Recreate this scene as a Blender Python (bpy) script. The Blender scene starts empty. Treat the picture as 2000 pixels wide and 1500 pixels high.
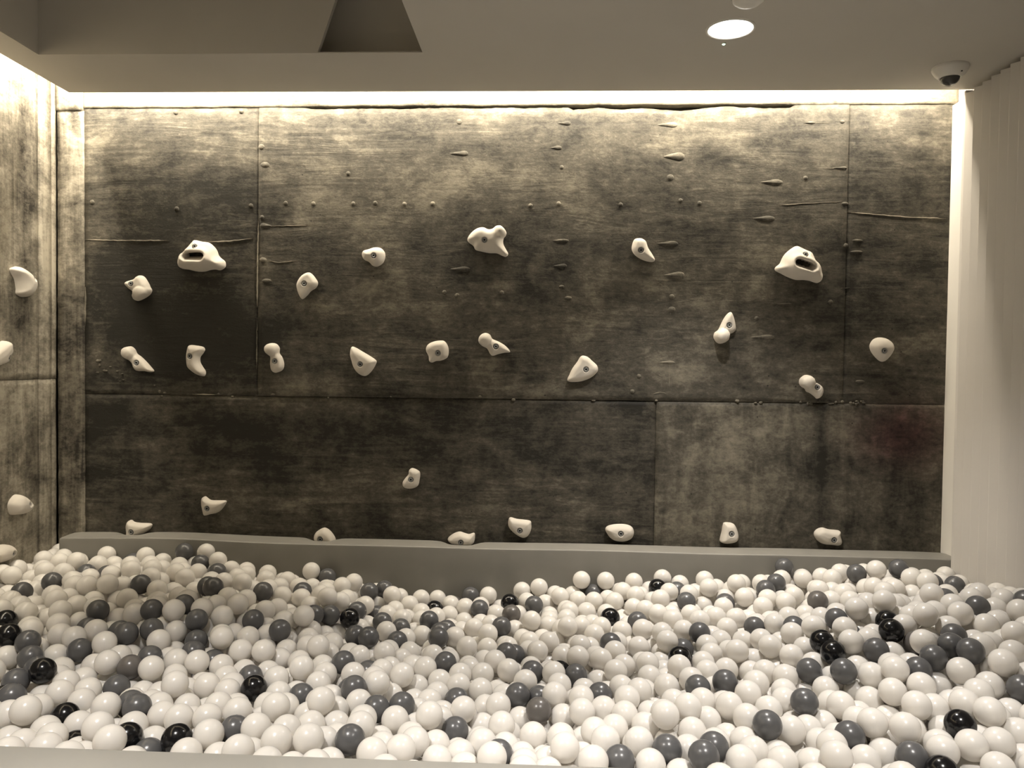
import bpy, bmesh, math, random
import numpy as np
from mathutils import Vector, Matrix, geometry, noise

random.seed(7); rng = np.random.default_rng(11)
S = bpy.context.scene; COL = S.collection

# ------------------------------------------------------------------ camera
F_PX = 1500.0                                    # focal length in pixels of the 2000x1500 frame
YAW, PITCH, ROLL = (math.radians(a) for a in (2.517, 1.481, 0.712))
CAM_Z = 1.45
def _rot():
    c, s = math.cos(YAW), math.sin(YAW);     Ry = np.array([[c,0,s],[0,1,0],[-s,0,c]])
    c, s = math.cos(PITCH), math.sin(PITCH); Rp = np.array([[1,0,0],[0,c,-s],[0,s,c]])
    c, s = math.cos(ROLL), math.sin(ROLL);   Rr = np.array([[c,-s,0],[s,c,0],[0,0,1]])
    return Rr @ Rp @ Ry                          # world (right, down, forward) -> camera
M = _rot()
def conv(a): return Vector((a[0], a[2], -a[1]))
cam_d = bpy.data.cameras.new('camera'); cam = bpy.data.objects.new('camera', cam_d); COL.objects.link(cam)
cam_d.sensor_fit = 'HORIZONTAL'; cam_d.sensor_width = 36.0; cam_d.lens = F_PX / 2000.0 * 36.0
cam_d.clip_start = 0.02; cam_d.clip_end = 100
r_, u_, b_ = conv(M[0]), -conv(M[1]), -conv(M[2])
cam.matrix_world = Matrix(((r_.x,u_.x,b_.x,0),(r_.y,u_.y,b_.y,0),(r_.z,u_.z,b_.z,CAM_Z),(0,0,0,1)))
S.camera = cam
def ray(px, py):                                 # direction (x, 1, z) per metre of depth
    d = M.T @ np.array([(px-1000)/F_PX, (py-750)/F_PX, 1.0]); d = d / d[2]
    return d[0], -d[1]
def on_y(px, py, y):                             # point on the plane Y = y
    u, v = ray(px, py); return u*y, y, CAM_Z + v*y
def on_x(px, py, x):                             # point on the plane X = x
    u, v = ray(px, py); y = x/u; return x, y, CAM_Z + v*y
def on_z(px, py, z):
    u, v = ray(px, py); y = (z-CAM_Z)/v; return u*y, y, z

# ------------------------------------------------------------------ room measures (metres)
YW = 3.23                    # face of the back wall
XL, XR = -2.109, 1.640       # left concrete wall, right return wall
XP = 1.608                   # face of the slatted wall
ZC = CAM_Z + 1.087           # ceiling
YS, XS = 3.085, -1.962       # edges of the ceiling slot
YL = 3.09                    # front of the padded ledge
ZL = CAM_Z - 0.748           # top of the padded ledge
YR = 1.427                   # inner edge of the front rim
BACK = -2.2                  # wall behind the camera

# ------------------------------------------------------------------ world, lights, exposure
W = bpy.data.worlds.new('world'); S.world = W; W.use_nodes = True
W.node_tree.nodes['Background'].inputs[0].default_value = (1.0, 0.9, 0.75, 1)
W.node_tree.nodes['Background'].inputs[1].default_value = 0.02
S.view_settings.view_transform = 'Standard'; S.view_settings.look = 'None'
S.view_settings.exposure = 0.0; S.view_settings.gamma = 1.0; S.view_settings.use_curve_mapping = False
LED_COL = (1.0, 0.895, 0.73); SPOT_COL = (1.0, 0.945, 0.885)
def area(name, loc, rot, sx, sy, watts, col):
    l = bpy.data.lights.new(name, 'AREA'); l.shape = 'RECTANGLE'; l.size = sx; l.size_y = sy
    l.energy = watts; l.color = col
    o = bpy.data.objects.new(name, l); COL.objects.link(o); o.location = loc; o.rotation_euler = rot
    return o
LED_W = 14.5
area('cove_light', ((XL+XR)/2, YS+0.022, ZC+0.090), (math.radians(50), 0, 0), XR-XL-0.08, 0.02, LED_W*3.7, LED_COL)
area('cove_light', (XS-0.022, 1.45, ZC+0.090), (0, math.radians(50), 0), 0.02, 3.3, LED_W*3.3, LED_COL)
DOWNLIGHTS = [(0.578, 2.526, 160.0, 92, 0.85), (-0.85, 1.0, 220.0, 84, 0.5), (0.62, 0.95, 185.0, 76, 0.45), (-0.85, -0.6, 150.0, 90, 0.5), (0.62, -0.6, 150.0, 90, 0.5)]  # last two are unseen, added behind the camera to fill the room
def spot(x, y, watts, cone, blend):
    l = bpy.data.lights.new('downlight_beam', 'SPOT'); l.energy = watts; l.color = SPOT_COL
    l.spot_size = math.radians(cone); l.spot_blend = blend; l.shadow_soft_size = 0.06
    o = bpy.data.objects.new('downlight_beam', l); COL.objects.link(o); o.location = (x, y, ZC-0.012)
for d_ in DOWNLIGHTS: spot(*d_)

# ------------------------------------------------------------------ helpers
def mesh_obj(name, verts, faces, mat=None, parent=None, smooth=False):
    me = bpy.data.meshes.new(name); me.from_pydata([tuple(v) for v in verts], [], faces); me.update()
    if smooth: me.polygons.foreach_set('use_smooth', [True]*len(me.polygons))
    o = bpy.data.objects.new(name, me); COL.objects.link(o)
    if mat: me.materials.append(mat)
    if parent: o.parent = parent
    return o
def bm_obj(name, bm, mat=None, parent=None, smooth=False):
    me = bpy.data.meshes.new(name); bm.normal_update(); bm.to_mesh(me); bm.free()
    if smooth: me.polygons.foreach_set('use_smooth', [True]*len(me.polygons))
    o = bpy.data.objects.new(name, me); COL.objects.link(o)
    for m in (mat if isinstance(mat, (list, tuple)) else [mat]):
        if m: me.materials.append(m)
    if parent: o.parent = parent
    return o
def box(bm, x0, x1, y0, y1, z0, z1, bevel=0.0):
    r = bmesh.ops.create_cube(bm, size=1.0); vs = r['verts']
    for v in vs:
        v.co = Vector((x0 if v.co.x < 0 else x1, y0 if v.co.y < 0 else y1, z0 if v.co.z < 0 else z1))
    if bevel:
        es = {e for v in vs for e in v.link_edges}
        bmesh.ops.bevel(bm, geom=list(es), offset=bevel, segments=2, affect='EDGES', profile=0.5)
def lathe(bm, prof, n=32, axis_down=True, mats=None):
    rings = []
    for r, z in prof:
        rings.append([bm.verts.new((r*math.cos(2*math.pi*k/n), r*math.sin(2*math.pi*k/n), z)) for k in range(n)] if r > 1e-6
                     else [bm.verts.new((0, 0, z))])
    for i in range(len(rings)-1):
        a, b = rings[i], rings[i+1]
        for k in range(n):
            k2 = (k+1) % n
            if len(a) == 1 and len(b) == 1: continue
            if len(a) == 1: f = bm.faces.new((a[0], b[k], b[k2]))
            elif len(b) == 1: f = bm.faces.new((a[k], b[0], a[k2]))
            else: f = bm.faces.new((a[k], b[k], b[k2], a[k2]))
            f.smooth = True
            if mats: f.material_index = mats[i]
def struct(o): o['kind'] = 'structure'; return o
def tag(o, label, cat, group=None):
    o['label'] = label; o['category'] = cat
    if group: o['group'] = group
    return o

# ------------------------------------------------------------------ materials
def new_mat(name):
    m = bpy.data.materials.new(name); m.use_nodes = True
    return m, m.node_tree, m.node_tree.nodes['Principled BSDF']
def plain(name, col, rough=0.5, spec=0.5, metal=0.0, var=0.0, scale=30.0, bump=0.0, coat=0.0, emit=None):
    m, nt, p = new_mat(name)
    p.inputs['Roughness'].default_value = rough; p.inputs['Metallic'].default_value = metal
    p.inputs['Specular IOR Level'].default_value = spec; p.inputs['Coat Weight'].default_value = coat
    p.inputs['Coat Roughness'].default_value = 0.12
    tc = nt.nodes.new('ShaderNodeTexCoord'); nz = nt.nodes.new('ShaderNodeTexNoise')
    nz.inputs['Scale'].default_value = scale; nz.inputs['Detail'].default_value = 4
    nt.links.new(tc.outputs['Object'], nz.inputs['Vector'])
    rp = nt.nodes.new('ShaderNodeValToRGB')
    rp.color_ramp.elements[0].color = (*[c*(1-var) for c in col], 1); rp.color_ramp.elements[0].position = 0.3
    rp.color_ramp.elements[1].color = (*[min(1, c*(1+var)) for c in col], 1); rp.color_ramp.elements[1].position = 0.7
    nt.links.new(nz.outputs['Fac'], rp.inputs['Fac']); nt.links.new(rp.outputs['Color'], p.inputs['Base Color'])
    if bump:
        b = nt.nodes.new('ShaderNodeBump'); b.inputs['Strength'].default_value = bump; b.inputs['Distance'].default_value = 0.002
        nt.links.new(nz.outputs['Fac'], b.inputs['Height']); nt.links.new(b.outputs['Normal'], p.inputs['Normal'])
    if emit:
        p.inputs['Emission Color'].default_value = (*emit[0], 1); p.inputs['Emission Strength'].default_value = emit[1]
    return m

def concrete(name, grain, tones, drip=0.5, relief=1.0, rough=0.62):
    """Board-marked concrete: grain = stretch of the wood print, tones = dark, mid, light; vertex attribute
    'tone' carries the wall's own patches (stains, wash-outs, lighter casts), plus painted joint shade and lit fin edges."""
    m, nt, p = new_mat(name); N, L = nt.nodes.new, nt.links.new
    tc = N('ShaderNodeTexCoord')
    def mapped(scale, loc=(0,0,0)):
        mp = N('ShaderNodeMapping'); mp.inputs['Scale'].default_value = scale; mp.inputs['Location'].default_value = loc
        L(tc.outputs['Object'], mp.inputs['Vector']); return mp.outputs['Vector']
    def nz(vec, scale, detail=6, rough_=0.6, dist=0.0):
        n = N('ShaderNodeTexNoise'); n.inputs['Scale'].default_value = scale; n.inputs['Detail'].default_value = detail
        n.inputs['Roughness'].default_value = rough_; n.inputs['Distortion'].default_value = dist
        L(vec, n.inputs['Vector']); return n.outputs['Fac']
    def math_(op, a, b=None, clamp=False):
        n = N('ShaderNodeMath'); n.operation = op; n.use_clamp = clamp
        for i, v in enumerate((a, b)):
            if v is None: continue
            if isinstance(v, (int, float)): n.inputs[i].default_value = v
            else: L(v, n.inputs[i])
        return n.outputs[0]
    blotch = nz(mapped((1.0, 1.0, 1.6)), 2.2, 8, 0.62, 0.6)
    blotch2 = nz(mapped((1.0, 1.0, 1.3), (5.1, 2, 3)), 7.0, 6, 0.65, 0.3)
    wood_ = nz(mapped(grain, (1.7, 0, 4.4)), 2.2, 9, 0.66, 1.6)
    mask = N('ShaderNodeMapRange'); mask.inputs['From Min'].default_value = 0.38; mask.inputs['From Max'].default_value = 0.66
    mask.inputs['To Min'].default_value = 0.25
    L(nz(mapped((0.8, 1, 1.8), (8, 3, 1)), 2.6, 5, 0.6, 0.5), mask.inputs['Value'])
    wood = math_('ADD', math_('MULTIPLY', math_('SUBTRACT', wood_, 0.5), mask.outputs[0]), 0.5)
    fine = nz(mapped((1, 1, 1.6)), 55.0, 8, 0.75, 0.3)
    drips = nz(mapped((9, 9, 1.1), (3, 1, 7)), 1.4, 7, 0.62, 0.8)
    speck = nz(mapped((1, 1, 1.8), (2, 9, 4)), 21.0, 9, 0.78, 0.4)
    att = N('ShaderNodeAttribute'); att.attribute_name = 'tone'
    v = math_('MULTIPLY', math_('SUBTRACT', blotch, 0.5), 1.5)
    v = math_('ADD', v, math_('MULTIPLY', math_('SUBTRACT', blotch2, 0.5), 1.0))
    v = math_('ADD', v, math_('MULTIPLY', math_('SUBTRACT', wood, 0.5), 1.3))
    v = math_('ADD', v, math_('MULTIPLY', math_('SUBTRACT', fine, 0.5), 0.7))
    v = math_('ADD', v, math_('MULTIPLY', math_('SUBTRACT', drips, 0.5), drip))
    v = math_('ADD', v, math_('MULTIPLY', math_('SUBTRACT', speck, 0.5), 1.0))
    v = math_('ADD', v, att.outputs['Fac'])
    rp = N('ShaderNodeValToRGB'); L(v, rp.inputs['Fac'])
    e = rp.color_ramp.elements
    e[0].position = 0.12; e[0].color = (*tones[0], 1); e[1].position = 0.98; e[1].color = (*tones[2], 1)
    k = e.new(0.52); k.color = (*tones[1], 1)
    # purple-red wash that the wall carries in one spot
    att2 = N('ShaderNodeAttribute'); att2.attribute_name = 'stain'
    mx = N('ShaderNodeMix'); mx.data_type = 'RGBA'; mx.blend_type = 'MULTIPLY'
    L(math_('MULTIPLY', att2.outputs['Fac'], math_('MULTIPLY', wood, 1.7, True), True), mx.inputs[0])
    L(rp.outputs['Color'], mx.inputs[6]); mx.inputs[7].default_value = (0.75, 0.30, 0.42, 1)
    # small dark air holes
    vo = N('ShaderNodeTexVoronoi'); vo.inputs['Scale'].default_value = 26; L(tc.outputs['Object'], vo.inputs['Vector'])
    pick = N('ShaderNodeSeparateColor'); L(vo.outputs['Color'], pick.inputs[0])
    hole = math_('MULTIPLY', math_('LESS_THAN', vo.outputs['Distance'], 0.085), math_('GREATER_THAN', pick.outputs[0], 0.88))
    mh = N('ShaderNodeMix'); mh.data_type = 'RGBA'; L(math_('MULTIPLY', hole, 0.8), mh.inputs[0])
    L(mx.outputs[2], mh.inputs[6]); mh.inputs[7].default_value = (0.012, 0.010, 0.008, 1)
    L(mh.outputs[2], p.inputs['Base Color'])
    rr = N('ShaderNodeMapRange'); rr.inputs['To Min'].default_value = rough-0.12; rr.inputs['To Max'].default_value = rough+0.2
    L(blotch2, rr.inputs['Value']); L(rr.outputs[0], p.inputs['Roughness'])
    p.inputs['Specular IOR Level'].default_value = 0.3
    h = math_('ADD', math_('MULTIPLY', wood, 0.75), math_('MULTIPLY', fine, 0.22))
    h = math_('ADD', h, math_('MULTIPLY', blotch2, 0.4)); h = math_('ADD', h, math_('MULTIPLY', speck, 0.3)); h = math_('SUBTRACT', h, math_('MULTIPLY', hole, 0.8))
    b = N('ShaderNodeBump'); b.inputs['Strength'].default_value = 0.75*relief; b.inputs['Distance'].default_value = 0.006
    L(h, b.inputs['Height']); L(b.outputs['Normal'], p.inputs['Normal'])
    return m

M_CONC = concrete('board_marked_concrete', (0.9, 1, 9.0), ((0.022,0.020,0.015), (0.088,0.079,0.061), (0.24,0.215,0.165)), drip=0.3)
M_WASH = concrete('washed_concrete', (3.6, 1, 1.5), ((0.022,0.020,0.015), (0.092,0.083,0.064), (0.24,0.215,0.165)), drip=0.75)
M_SIDE = concrete('streaked_concrete', (9.0, 9.0, 0.7), ((0.03,0.026,0.02), (0.17,0.152,0.118), (0.42,0.38,0.30)), drip=0.9, relief=0.7)
M_CEIL = plain('ceiling_paint', (0.54, 0.515, 0.465), 0.9, 0.2, var=0.02, scale=3)
M_WHITE = plain('white_paint', (0.80, 0.77, 0.71), 0.7, 0.3, var=0.02, scale=4)
M_SLAT = plain('slat_paint', (0.66, 0.63, 0.585), 0.55, 0.35, var=0.02, scale=4)
M_PAD = plain('grey_vinyl', (0.235, 0.225, 0.20), 0.5, 0.4, var=0.05, scale=9, bump=0.15)
M_RIM = plain('rim_vinyl', (0.31, 0.30, 0.272), 0.5, 0.4, var=0.04, scale=9, bump=0.1)
M_FLOOR = plain('floor_paint', (0.30, 0.28, 0.25), 0.5, 0.4, var=0.08, scale=6)
M_MAT = plain('pit_mat', (0.40, 0.38, 0.35), 0.8, 0.2, var=0.05, scale=8)
M_HOLD = plain('hold_resin', (0.62, 0.575, 0.505), 0.72, 0.3, var=0.05, scale=14, bump=0.35)
M_STEEL = plain('bolt_steel', (0.33, 0.335, 0.33), 0.42, 0.5, metal=0.25, var=0.08, scale=90)
M_DARK = plain('socket_dark', (0.02, 0.02, 0.02), 0.6, 0.3)
M_BALL_W = plain('white_plastic', (0.88, 0.855, 0.815), 0.26, 0.5, var=0.02, scale=3)
M_BALL_G = plain('grey_plastic', (0.100, 0.100, 0.103), 0.27, 0.5, var=0.06, scale=3)
M_BALL_T = plain('taupe_plastic', (0.125, 0.115, 0.108), 0.27, 0.5, var=0.06, scale=3)
M_BALL_B = plain('black_plastic', (0.006, 0.006, 0.007), 0.18, 0.5, var=0.1, scale=3)
M_LAMP = plain('lamp_diffuser', (0.9, 0.88, 0.84), 0.5, emit=((1.0, 0.96, 0.90), 9.0))
M_LED = plain('led_tape', (0.9, 0.85, 0.7), 0.5, emit=(LED_COL, 20.0))
M_GREEN = plain('indicator_green', (0.2, 0.6, 0.3), 0.4, emit=((0.55, 1.0, 0.62), 4.0))
M_WPLAST = plain('white_casing', (0.72, 0.70, 0.65), 0.4, 0.5, var=0.02)
M_CHROME = plain('chrome_ring', (0.75, 0.74, 0.72), 0.18, 0.5, metal=1.0, var=0.02)
M_LENS = plain('black_lens', (0.008, 0.008, 0.009), 0.15, 0.6)
def thin_shell(m, fac, col):                      # hollow thin-walled plastic: part of the light passes through the shell
    nt = m.node_tree; out = nt.nodes['Material Output']; p = nt.nodes['Principled BSDF']
    tr = nt.nodes.new('ShaderNodeBsdfTranslucent'); tr.inputs['Color'].default_value = (*col, 1)
    mx = nt.nodes.new('ShaderNodeMixShader'); mx.inputs[0].default_value = fac
    nt.links.new(p.outputs[0], mx.inputs[1]); nt.links.new(tr.outputs[0], mx.inputs[2]); nt.links.new(mx.outputs[0], out.inputs[0])
thin_shell(M_BALL_W, 0.22, (0.90, 0.86, 0.80))
gm, gnt, gp = new_mat('clear_dome'); gp.inputs['Transmission Weight'].default_value = 0.95
gp.inputs['Roughness'].default_value = 0.03; gp.inputs['IOR'].default_value = 1.12; gp.inputs['Base Color'].default_value = (0.95,0.94,0.92,1)
M_GLASS = gm

# ------------------------------------------------------------------ setting: floor, ceiling, plain walls
def quad_box(name, x0, x1, y0, y1, z0, z1, mat, bevel=0.0, parent=None):
    bm = bmesh.new(); box(bm, x0, x1, y0, y1, z0, z1, bevel); return bm_obj(name, bm, mat, parent)
struct(quad_box('floor', XL-0.15, XR+0.2, BACK-0.1, YW+0.2, -0.1, 0.0, M_FLOOR))
struct(quad_box('wall_front', XL-0.15, XR+0.2, BACK-0.1, BACK, 0, ZC+0.2, M_WHITE))

# ceiling: a slab with a coffer cut into it, and a lighting slot along the back and the left wall
CY = (ZC-CAM_Z)/0.4025; CXL, CXR = -0.678*CY, -0.1655*CY; CY0 = 1.05; CZ = ZC+0.62
bm = bmesh.new()
for a in ((XS, CXL, BACK, YS, 0.13), (CXL, CXR, BACK, CY0, 0.13), (CXL, CXR, CY+0.001, CY+0.14, 0.004), (CXL, CXR, CY+0.14, YS, 0.13), (CXR, XR+0.1, BACK, YS, 0.13)):
    box(bm, a[0], a[1], a[2], a[3], ZC, ZC+a[4])
ceil = struct(bm_obj('ceiling', bm, M_CEIL))
bm = bmesh.new()                                  # slot: upper closing board and sides above both slots
box(bm, XL-0.1, XR+0.1, YS-0.02, YW+0.1, ZC+0.13, ZC+0.16)
box(bm, XL-0.1, XS+0.02, BACK, YS-0.02, ZC+0.13, ZC+0.16)
bm_obj('slot_cover', bm, M_WHITE, ceil)
# coffer walls: the far face ends in a slanting edge, past which a made-up niche gives the dark area by its shade
fx0, _, _ = on_y(620, 104, CY); fx1, _, fz1 = on_y(655, 0, CY)
sl = (fx1-fx0)/(fz1-ZC); fxt = fx0 + sl*(CZ-ZC)
t = 0.02
mesh_obj('coffer_face', [(CXL,CY,ZC),(fx0,CY,ZC),(fxt,CY,CZ),(CXL,CY,CZ),(CXL,CY+t,ZC),(fx0,CY+t,ZC),(fxt,CY+t,CZ),(CXL,CY+t,CZ)],
         [(0,1,2,3),(7,6,5,4),(1,5,6,2)], M_CEIL, ceil)
bm = bmesh.new(); box(bm, fx0-0.05, CXR+0.02, CY+0.12, CY+0.14, ZC+0.004, CZ); bm_obj('coffer_shade_niche', bm, M_CEIL, ceil)
bm = bmesh.new(); box(bm, fx0-0.05, fx0-0.03, CY+t, CY+0.13, ZC+0.004, CZ); bm_obj('coffer_shade_niche_side', bm, M_CEIL, ceil)
bm = bmesh.new(); box(bm, CXL-0.02, CXL, CY0, CY+0.02, ZC+0.13, CZ); bm_obj('coffer_side', bm, M_CEIL, ceil)
bm = bmesh.new(); box(bm, CXR, CXR+0.02, CY0, CY+0.14, ZC+0.13, CZ); bm_obj('coffer_side', bm, M_CEIL, ceil)
bm = bmesh.new(); box(bm, CXL-0.02, CXR+0.02, CY0-0.02, CY0, ZC+0.13, CZ); bm_obj('coffer_end', bm, M_CEIL, ceil)
bm = bmesh.new(); box(bm, CXL-0.02, CXR+0.02, CY0-0.02, CY+0.14, CZ, CZ+0.02); bm_obj('coffer_top', bm, M_CEIL, ceil)

# ------------------------------------------------------------------ concrete walls
def gauss(px, py, cx, cy, rx, ry): return np.exp(-((px-cx)/rx)**2 - ((py-cy)/ry)**2)
# the back wall's own patches, given by where they sit on the wall (photo pixels, radii, lighter + / darker -)
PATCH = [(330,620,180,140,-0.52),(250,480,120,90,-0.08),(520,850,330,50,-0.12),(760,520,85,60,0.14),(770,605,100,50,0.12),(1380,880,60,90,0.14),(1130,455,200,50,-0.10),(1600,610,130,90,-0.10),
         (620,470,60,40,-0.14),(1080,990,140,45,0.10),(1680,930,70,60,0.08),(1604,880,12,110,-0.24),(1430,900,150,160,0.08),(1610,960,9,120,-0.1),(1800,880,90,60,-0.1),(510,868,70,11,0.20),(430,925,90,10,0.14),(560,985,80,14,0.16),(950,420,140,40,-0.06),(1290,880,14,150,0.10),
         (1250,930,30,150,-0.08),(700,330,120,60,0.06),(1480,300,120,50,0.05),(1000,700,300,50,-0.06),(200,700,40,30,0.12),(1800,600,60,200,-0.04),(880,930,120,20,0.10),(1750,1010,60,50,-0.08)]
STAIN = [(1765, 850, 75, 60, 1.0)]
def to_px(x, z, y=YW):
    P = M @ np.array([x, -(z-CAM_Z)*np.ones_like(x), y*np.ones_like(x)])
    return 1000+F_PX*P[0]/P[2], 750+F_PX*P[1]/P[2]
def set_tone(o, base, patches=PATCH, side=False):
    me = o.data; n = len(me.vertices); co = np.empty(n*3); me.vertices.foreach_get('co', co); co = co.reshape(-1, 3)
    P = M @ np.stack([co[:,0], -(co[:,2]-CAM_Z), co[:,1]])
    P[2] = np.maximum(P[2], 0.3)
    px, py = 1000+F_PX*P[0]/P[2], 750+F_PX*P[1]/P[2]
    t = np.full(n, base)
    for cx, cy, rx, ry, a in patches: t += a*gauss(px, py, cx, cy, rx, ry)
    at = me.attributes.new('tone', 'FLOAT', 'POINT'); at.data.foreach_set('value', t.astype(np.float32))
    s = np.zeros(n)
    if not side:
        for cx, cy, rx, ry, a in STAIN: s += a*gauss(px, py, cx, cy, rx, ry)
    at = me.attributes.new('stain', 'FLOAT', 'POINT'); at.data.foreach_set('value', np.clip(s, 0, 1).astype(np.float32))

wall_back = struct(quad_box('wall_back', XL-0.1, XR+0.1, YW+0.035, YW+0.15, 0, ZC+0.16, M_CONC)); set_tone(wall_back, -0.2)  # slab darkened, its colour stands for shade in the open joint

def wob(x, k, amp, seed=0.0): return amp*noise.noise(Vector((x*k, seed, 0.3)))
def panel(name, xa, xb, zbot, ztop, y0, base, mat=M_CONC, nx=None, parent=wall_back, rag=0.0, step=0.02):
    """A cast panel: gridded front face at y0 with a slight swell, turned-back edges; zbot/ztop are functions of x."""
    nx = max(3, int((xb-xa)/step)); nz_ = max(3, int((ztop(xa)-zbot(xa))/step))
    vs, fs = [], []
    for i in range(nx+1):
        x = xa + (xb-xa)*i/nx
        z0, z1 = zbot(x), ztop(x)
        for j in range(nz_+1):
            z = z0 + (z1-z0)*j/nz_
            xx = x + (rag*noise.noise(Vector((7, z*22, xa))) if i in (0, nx) else 0)
            y = (y0(x) if callable(y0) else y0) + 0.0012*noise.noise(Vector((x*3, z*5, 1.0))) + 0.0006*noise.noise(Vector((x*11, z*25, 2.0)))
            if i in (0, nx) or j in (0, nz_): y += 0.0015
            vs.append((xx, y, z))
    idx = lambda i, j: i*(nz_+1)+j
    for i in range(nx):
        for j in range(nz_): fs.append((idx(i,j), idx(i+1,j), idx(i+1,j+1), idx(i,j+1)))
    ring = [idx(i,0) for i in range(nx+1)] + [idx(nx,j) for j in range(1,nz_+1)] + [idx(i,nz_) for i in range(nx-1,-1,-1)] + [idx(0,j) for j in range(nz_-1,0,-1)]
    b0 = len(vs)
    for k in ring: x, y, z = vs[k]; vs.append((x, YW+0.05, z))
    n = len(ring)
    for k in range(n): fs.append((ring[(k+1)%n], ring[k], b0+k, b0+(k+1)%n))
    o = mesh_obj(name, vs, fs, mat, parent, True)
    set_tone(o, base); return o
def zline(p, q, y=YW):
    (xa,_,za), (xb,_,zb) = on_y(*p, y), on_y(*q, y)
    return lambda x: za + (zb-za)*(x-xa)/(xb-xa)
X_ = lambda px, py=600: on_y(px, py, YW)[0]
x165, x504, x1655, x1280, x1597 = X_(165), X_(504,500), X_(1655,400), X_(1280,900), X_(1597,900)
seam_ = zline((165,769), (1838,790)); topl = zline((165,211), (1855,203))
def crack(x):                                     # half-open joint under the top band, thickness in metres
    u, _ = to_px(np.array([x]), np.array([2.3])); u = float(u[0])
    g = 0.0025
    if 600 < u < 1545: g = 0.0075 + 0.005*noise.noise(Vector((u*0.02, 4, 0)))
    if 1110 < u < 1540: g += 0.018*max(0.0, noise.noise(Vector((u*0.011, 9, 0)))+0.35)
    if u > 1545: g = 0.0012
    return max(0.0012, g)
def band_y(x):
    u, _ = to_px(np.array([x]), np.array([2.3])); u = float(u[0])
    return YW-0.0015-0.0065*(1/(1+math.exp(-(u-600)/25)))*(1/(1+math.exp((u-1535)/8)))
ptop = lambda x: topl(x) - crack(x) + wob(x, 9, 0.004, 2) + wob(x, 45, 0.0028, 6)
g2 = 0.0006
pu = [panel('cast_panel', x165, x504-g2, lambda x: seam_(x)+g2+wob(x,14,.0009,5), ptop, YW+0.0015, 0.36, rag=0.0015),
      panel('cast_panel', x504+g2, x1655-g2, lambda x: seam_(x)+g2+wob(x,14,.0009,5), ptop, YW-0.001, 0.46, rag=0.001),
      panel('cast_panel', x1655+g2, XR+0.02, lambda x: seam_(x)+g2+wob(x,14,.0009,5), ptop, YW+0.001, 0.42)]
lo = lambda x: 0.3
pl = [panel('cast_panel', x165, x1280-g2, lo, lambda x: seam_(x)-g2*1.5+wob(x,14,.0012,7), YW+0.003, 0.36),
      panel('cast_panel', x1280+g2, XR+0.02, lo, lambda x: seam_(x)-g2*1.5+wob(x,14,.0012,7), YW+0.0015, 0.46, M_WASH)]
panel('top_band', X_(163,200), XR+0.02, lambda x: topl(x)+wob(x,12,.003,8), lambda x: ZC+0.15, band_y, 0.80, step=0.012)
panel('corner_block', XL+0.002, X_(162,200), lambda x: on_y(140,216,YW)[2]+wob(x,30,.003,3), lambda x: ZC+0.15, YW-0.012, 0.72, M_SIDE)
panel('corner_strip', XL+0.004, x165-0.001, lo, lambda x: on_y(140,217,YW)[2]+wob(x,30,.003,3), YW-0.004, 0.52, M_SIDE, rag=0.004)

# left wall: two casts above and below a seam, a strip by the corner
wall_left = struct(quad_box('wall_left', XL-0.15, XL-0.03, BACK-0.1, YW+0.15, 0, ZC+0.16, M_SIDE)); set_tone(wall_left, 0.3, [], True)
def side_panel(name, ya, yb, z0, z1, x0, base, patches=(), step=0.025, rag=0.0):
    ny, nz_ = max(3, int((yb-ya)/step)), max(3, int((z1-z0)/step)); vs, fs = [], []
    for i in range(ny+1):
        y = ya+(yb-ya)*i/ny
        for j in range(nz_+1):
            z = z0+(z1-z0)*j/nz_
            x = x0 + 0.0015*noise.noise(Vector((y*6, z*2.5, 3.0)))
            yy = y + (rag*noise.noise(Vector((z*14, ya, 2))) if i in (0, ny) else 0)
            if i in (0, ny) or j in (0, nz_): x -= 0.0015
            vs.append((x, yy, z))
    idx = lambda i, j: i*(nz_+1)+j
    for i in range(ny):
        for j in range(nz_): fs.append((idx(i,j), idx(i+1,j), idx(i+1,j+1), idx(i,j+1)))
    ring = [idx(i,0) for i in range(ny+1)] + [idx(ny,j) for j in range(1,nz_+1)] + [idx(i,nz_) for i in range(ny-1,-1,-1)] + [idx(0,j) for j in range(nz_-1,0,-1)]
    b0 = len(vs); n = len(ring)
    for k in ring: x, y, z = vs[k]; vs.append((XL-0.04, y, z))
    for k in range(n): fs.append((ring[(k+1)%n], ring[k], b0+k, b0+(k+1)%n))
    o = mesh_obj(name, vs, fs, M_SIDE, wall_left, True); set_tone(o, base, list(patches), True); return o
SIDE_PATCH = [(56, 390, 24, 120, -0.5), (20, 560, 25, 60, -0.15), (62, 890, 20, 70, -0.22), (30, 640, 30, 200, -0.12), (95, 600, 14, 500, 0.12), (70, 1040, 30, 22, -0.3), (68, 445, 14, 22, 0.45)]
zs = on_x(60, 741, XL)[2]; ys1 = on_x(76, 600, XL)[1]; ys2 = on_x(100, 600, XL)[1]
for ya, yb, dx, bs in ((0.4, ys1, 0.0, 0.66), (ys1+0.002, ys2, 0.003, 0.70), (ys2+0.002, YW-0.006, 0.001, 0.70)):
    side_panel('cast_panel', ya, yb, 0.3, zs-0.0008, XL+dx-0.002, bs, SIDE_PATCH, rag=0.003)
    side_panel('cast_panel', ya, yb, zs+0.0008, ZC+0.15, XL+dx, bs-0.02, SIDE_PATCH, rag=0.003)
side_panel('cast_panel', BACK, 0.398, 0.3, ZC+0.15, XL, 0.4)

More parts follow.
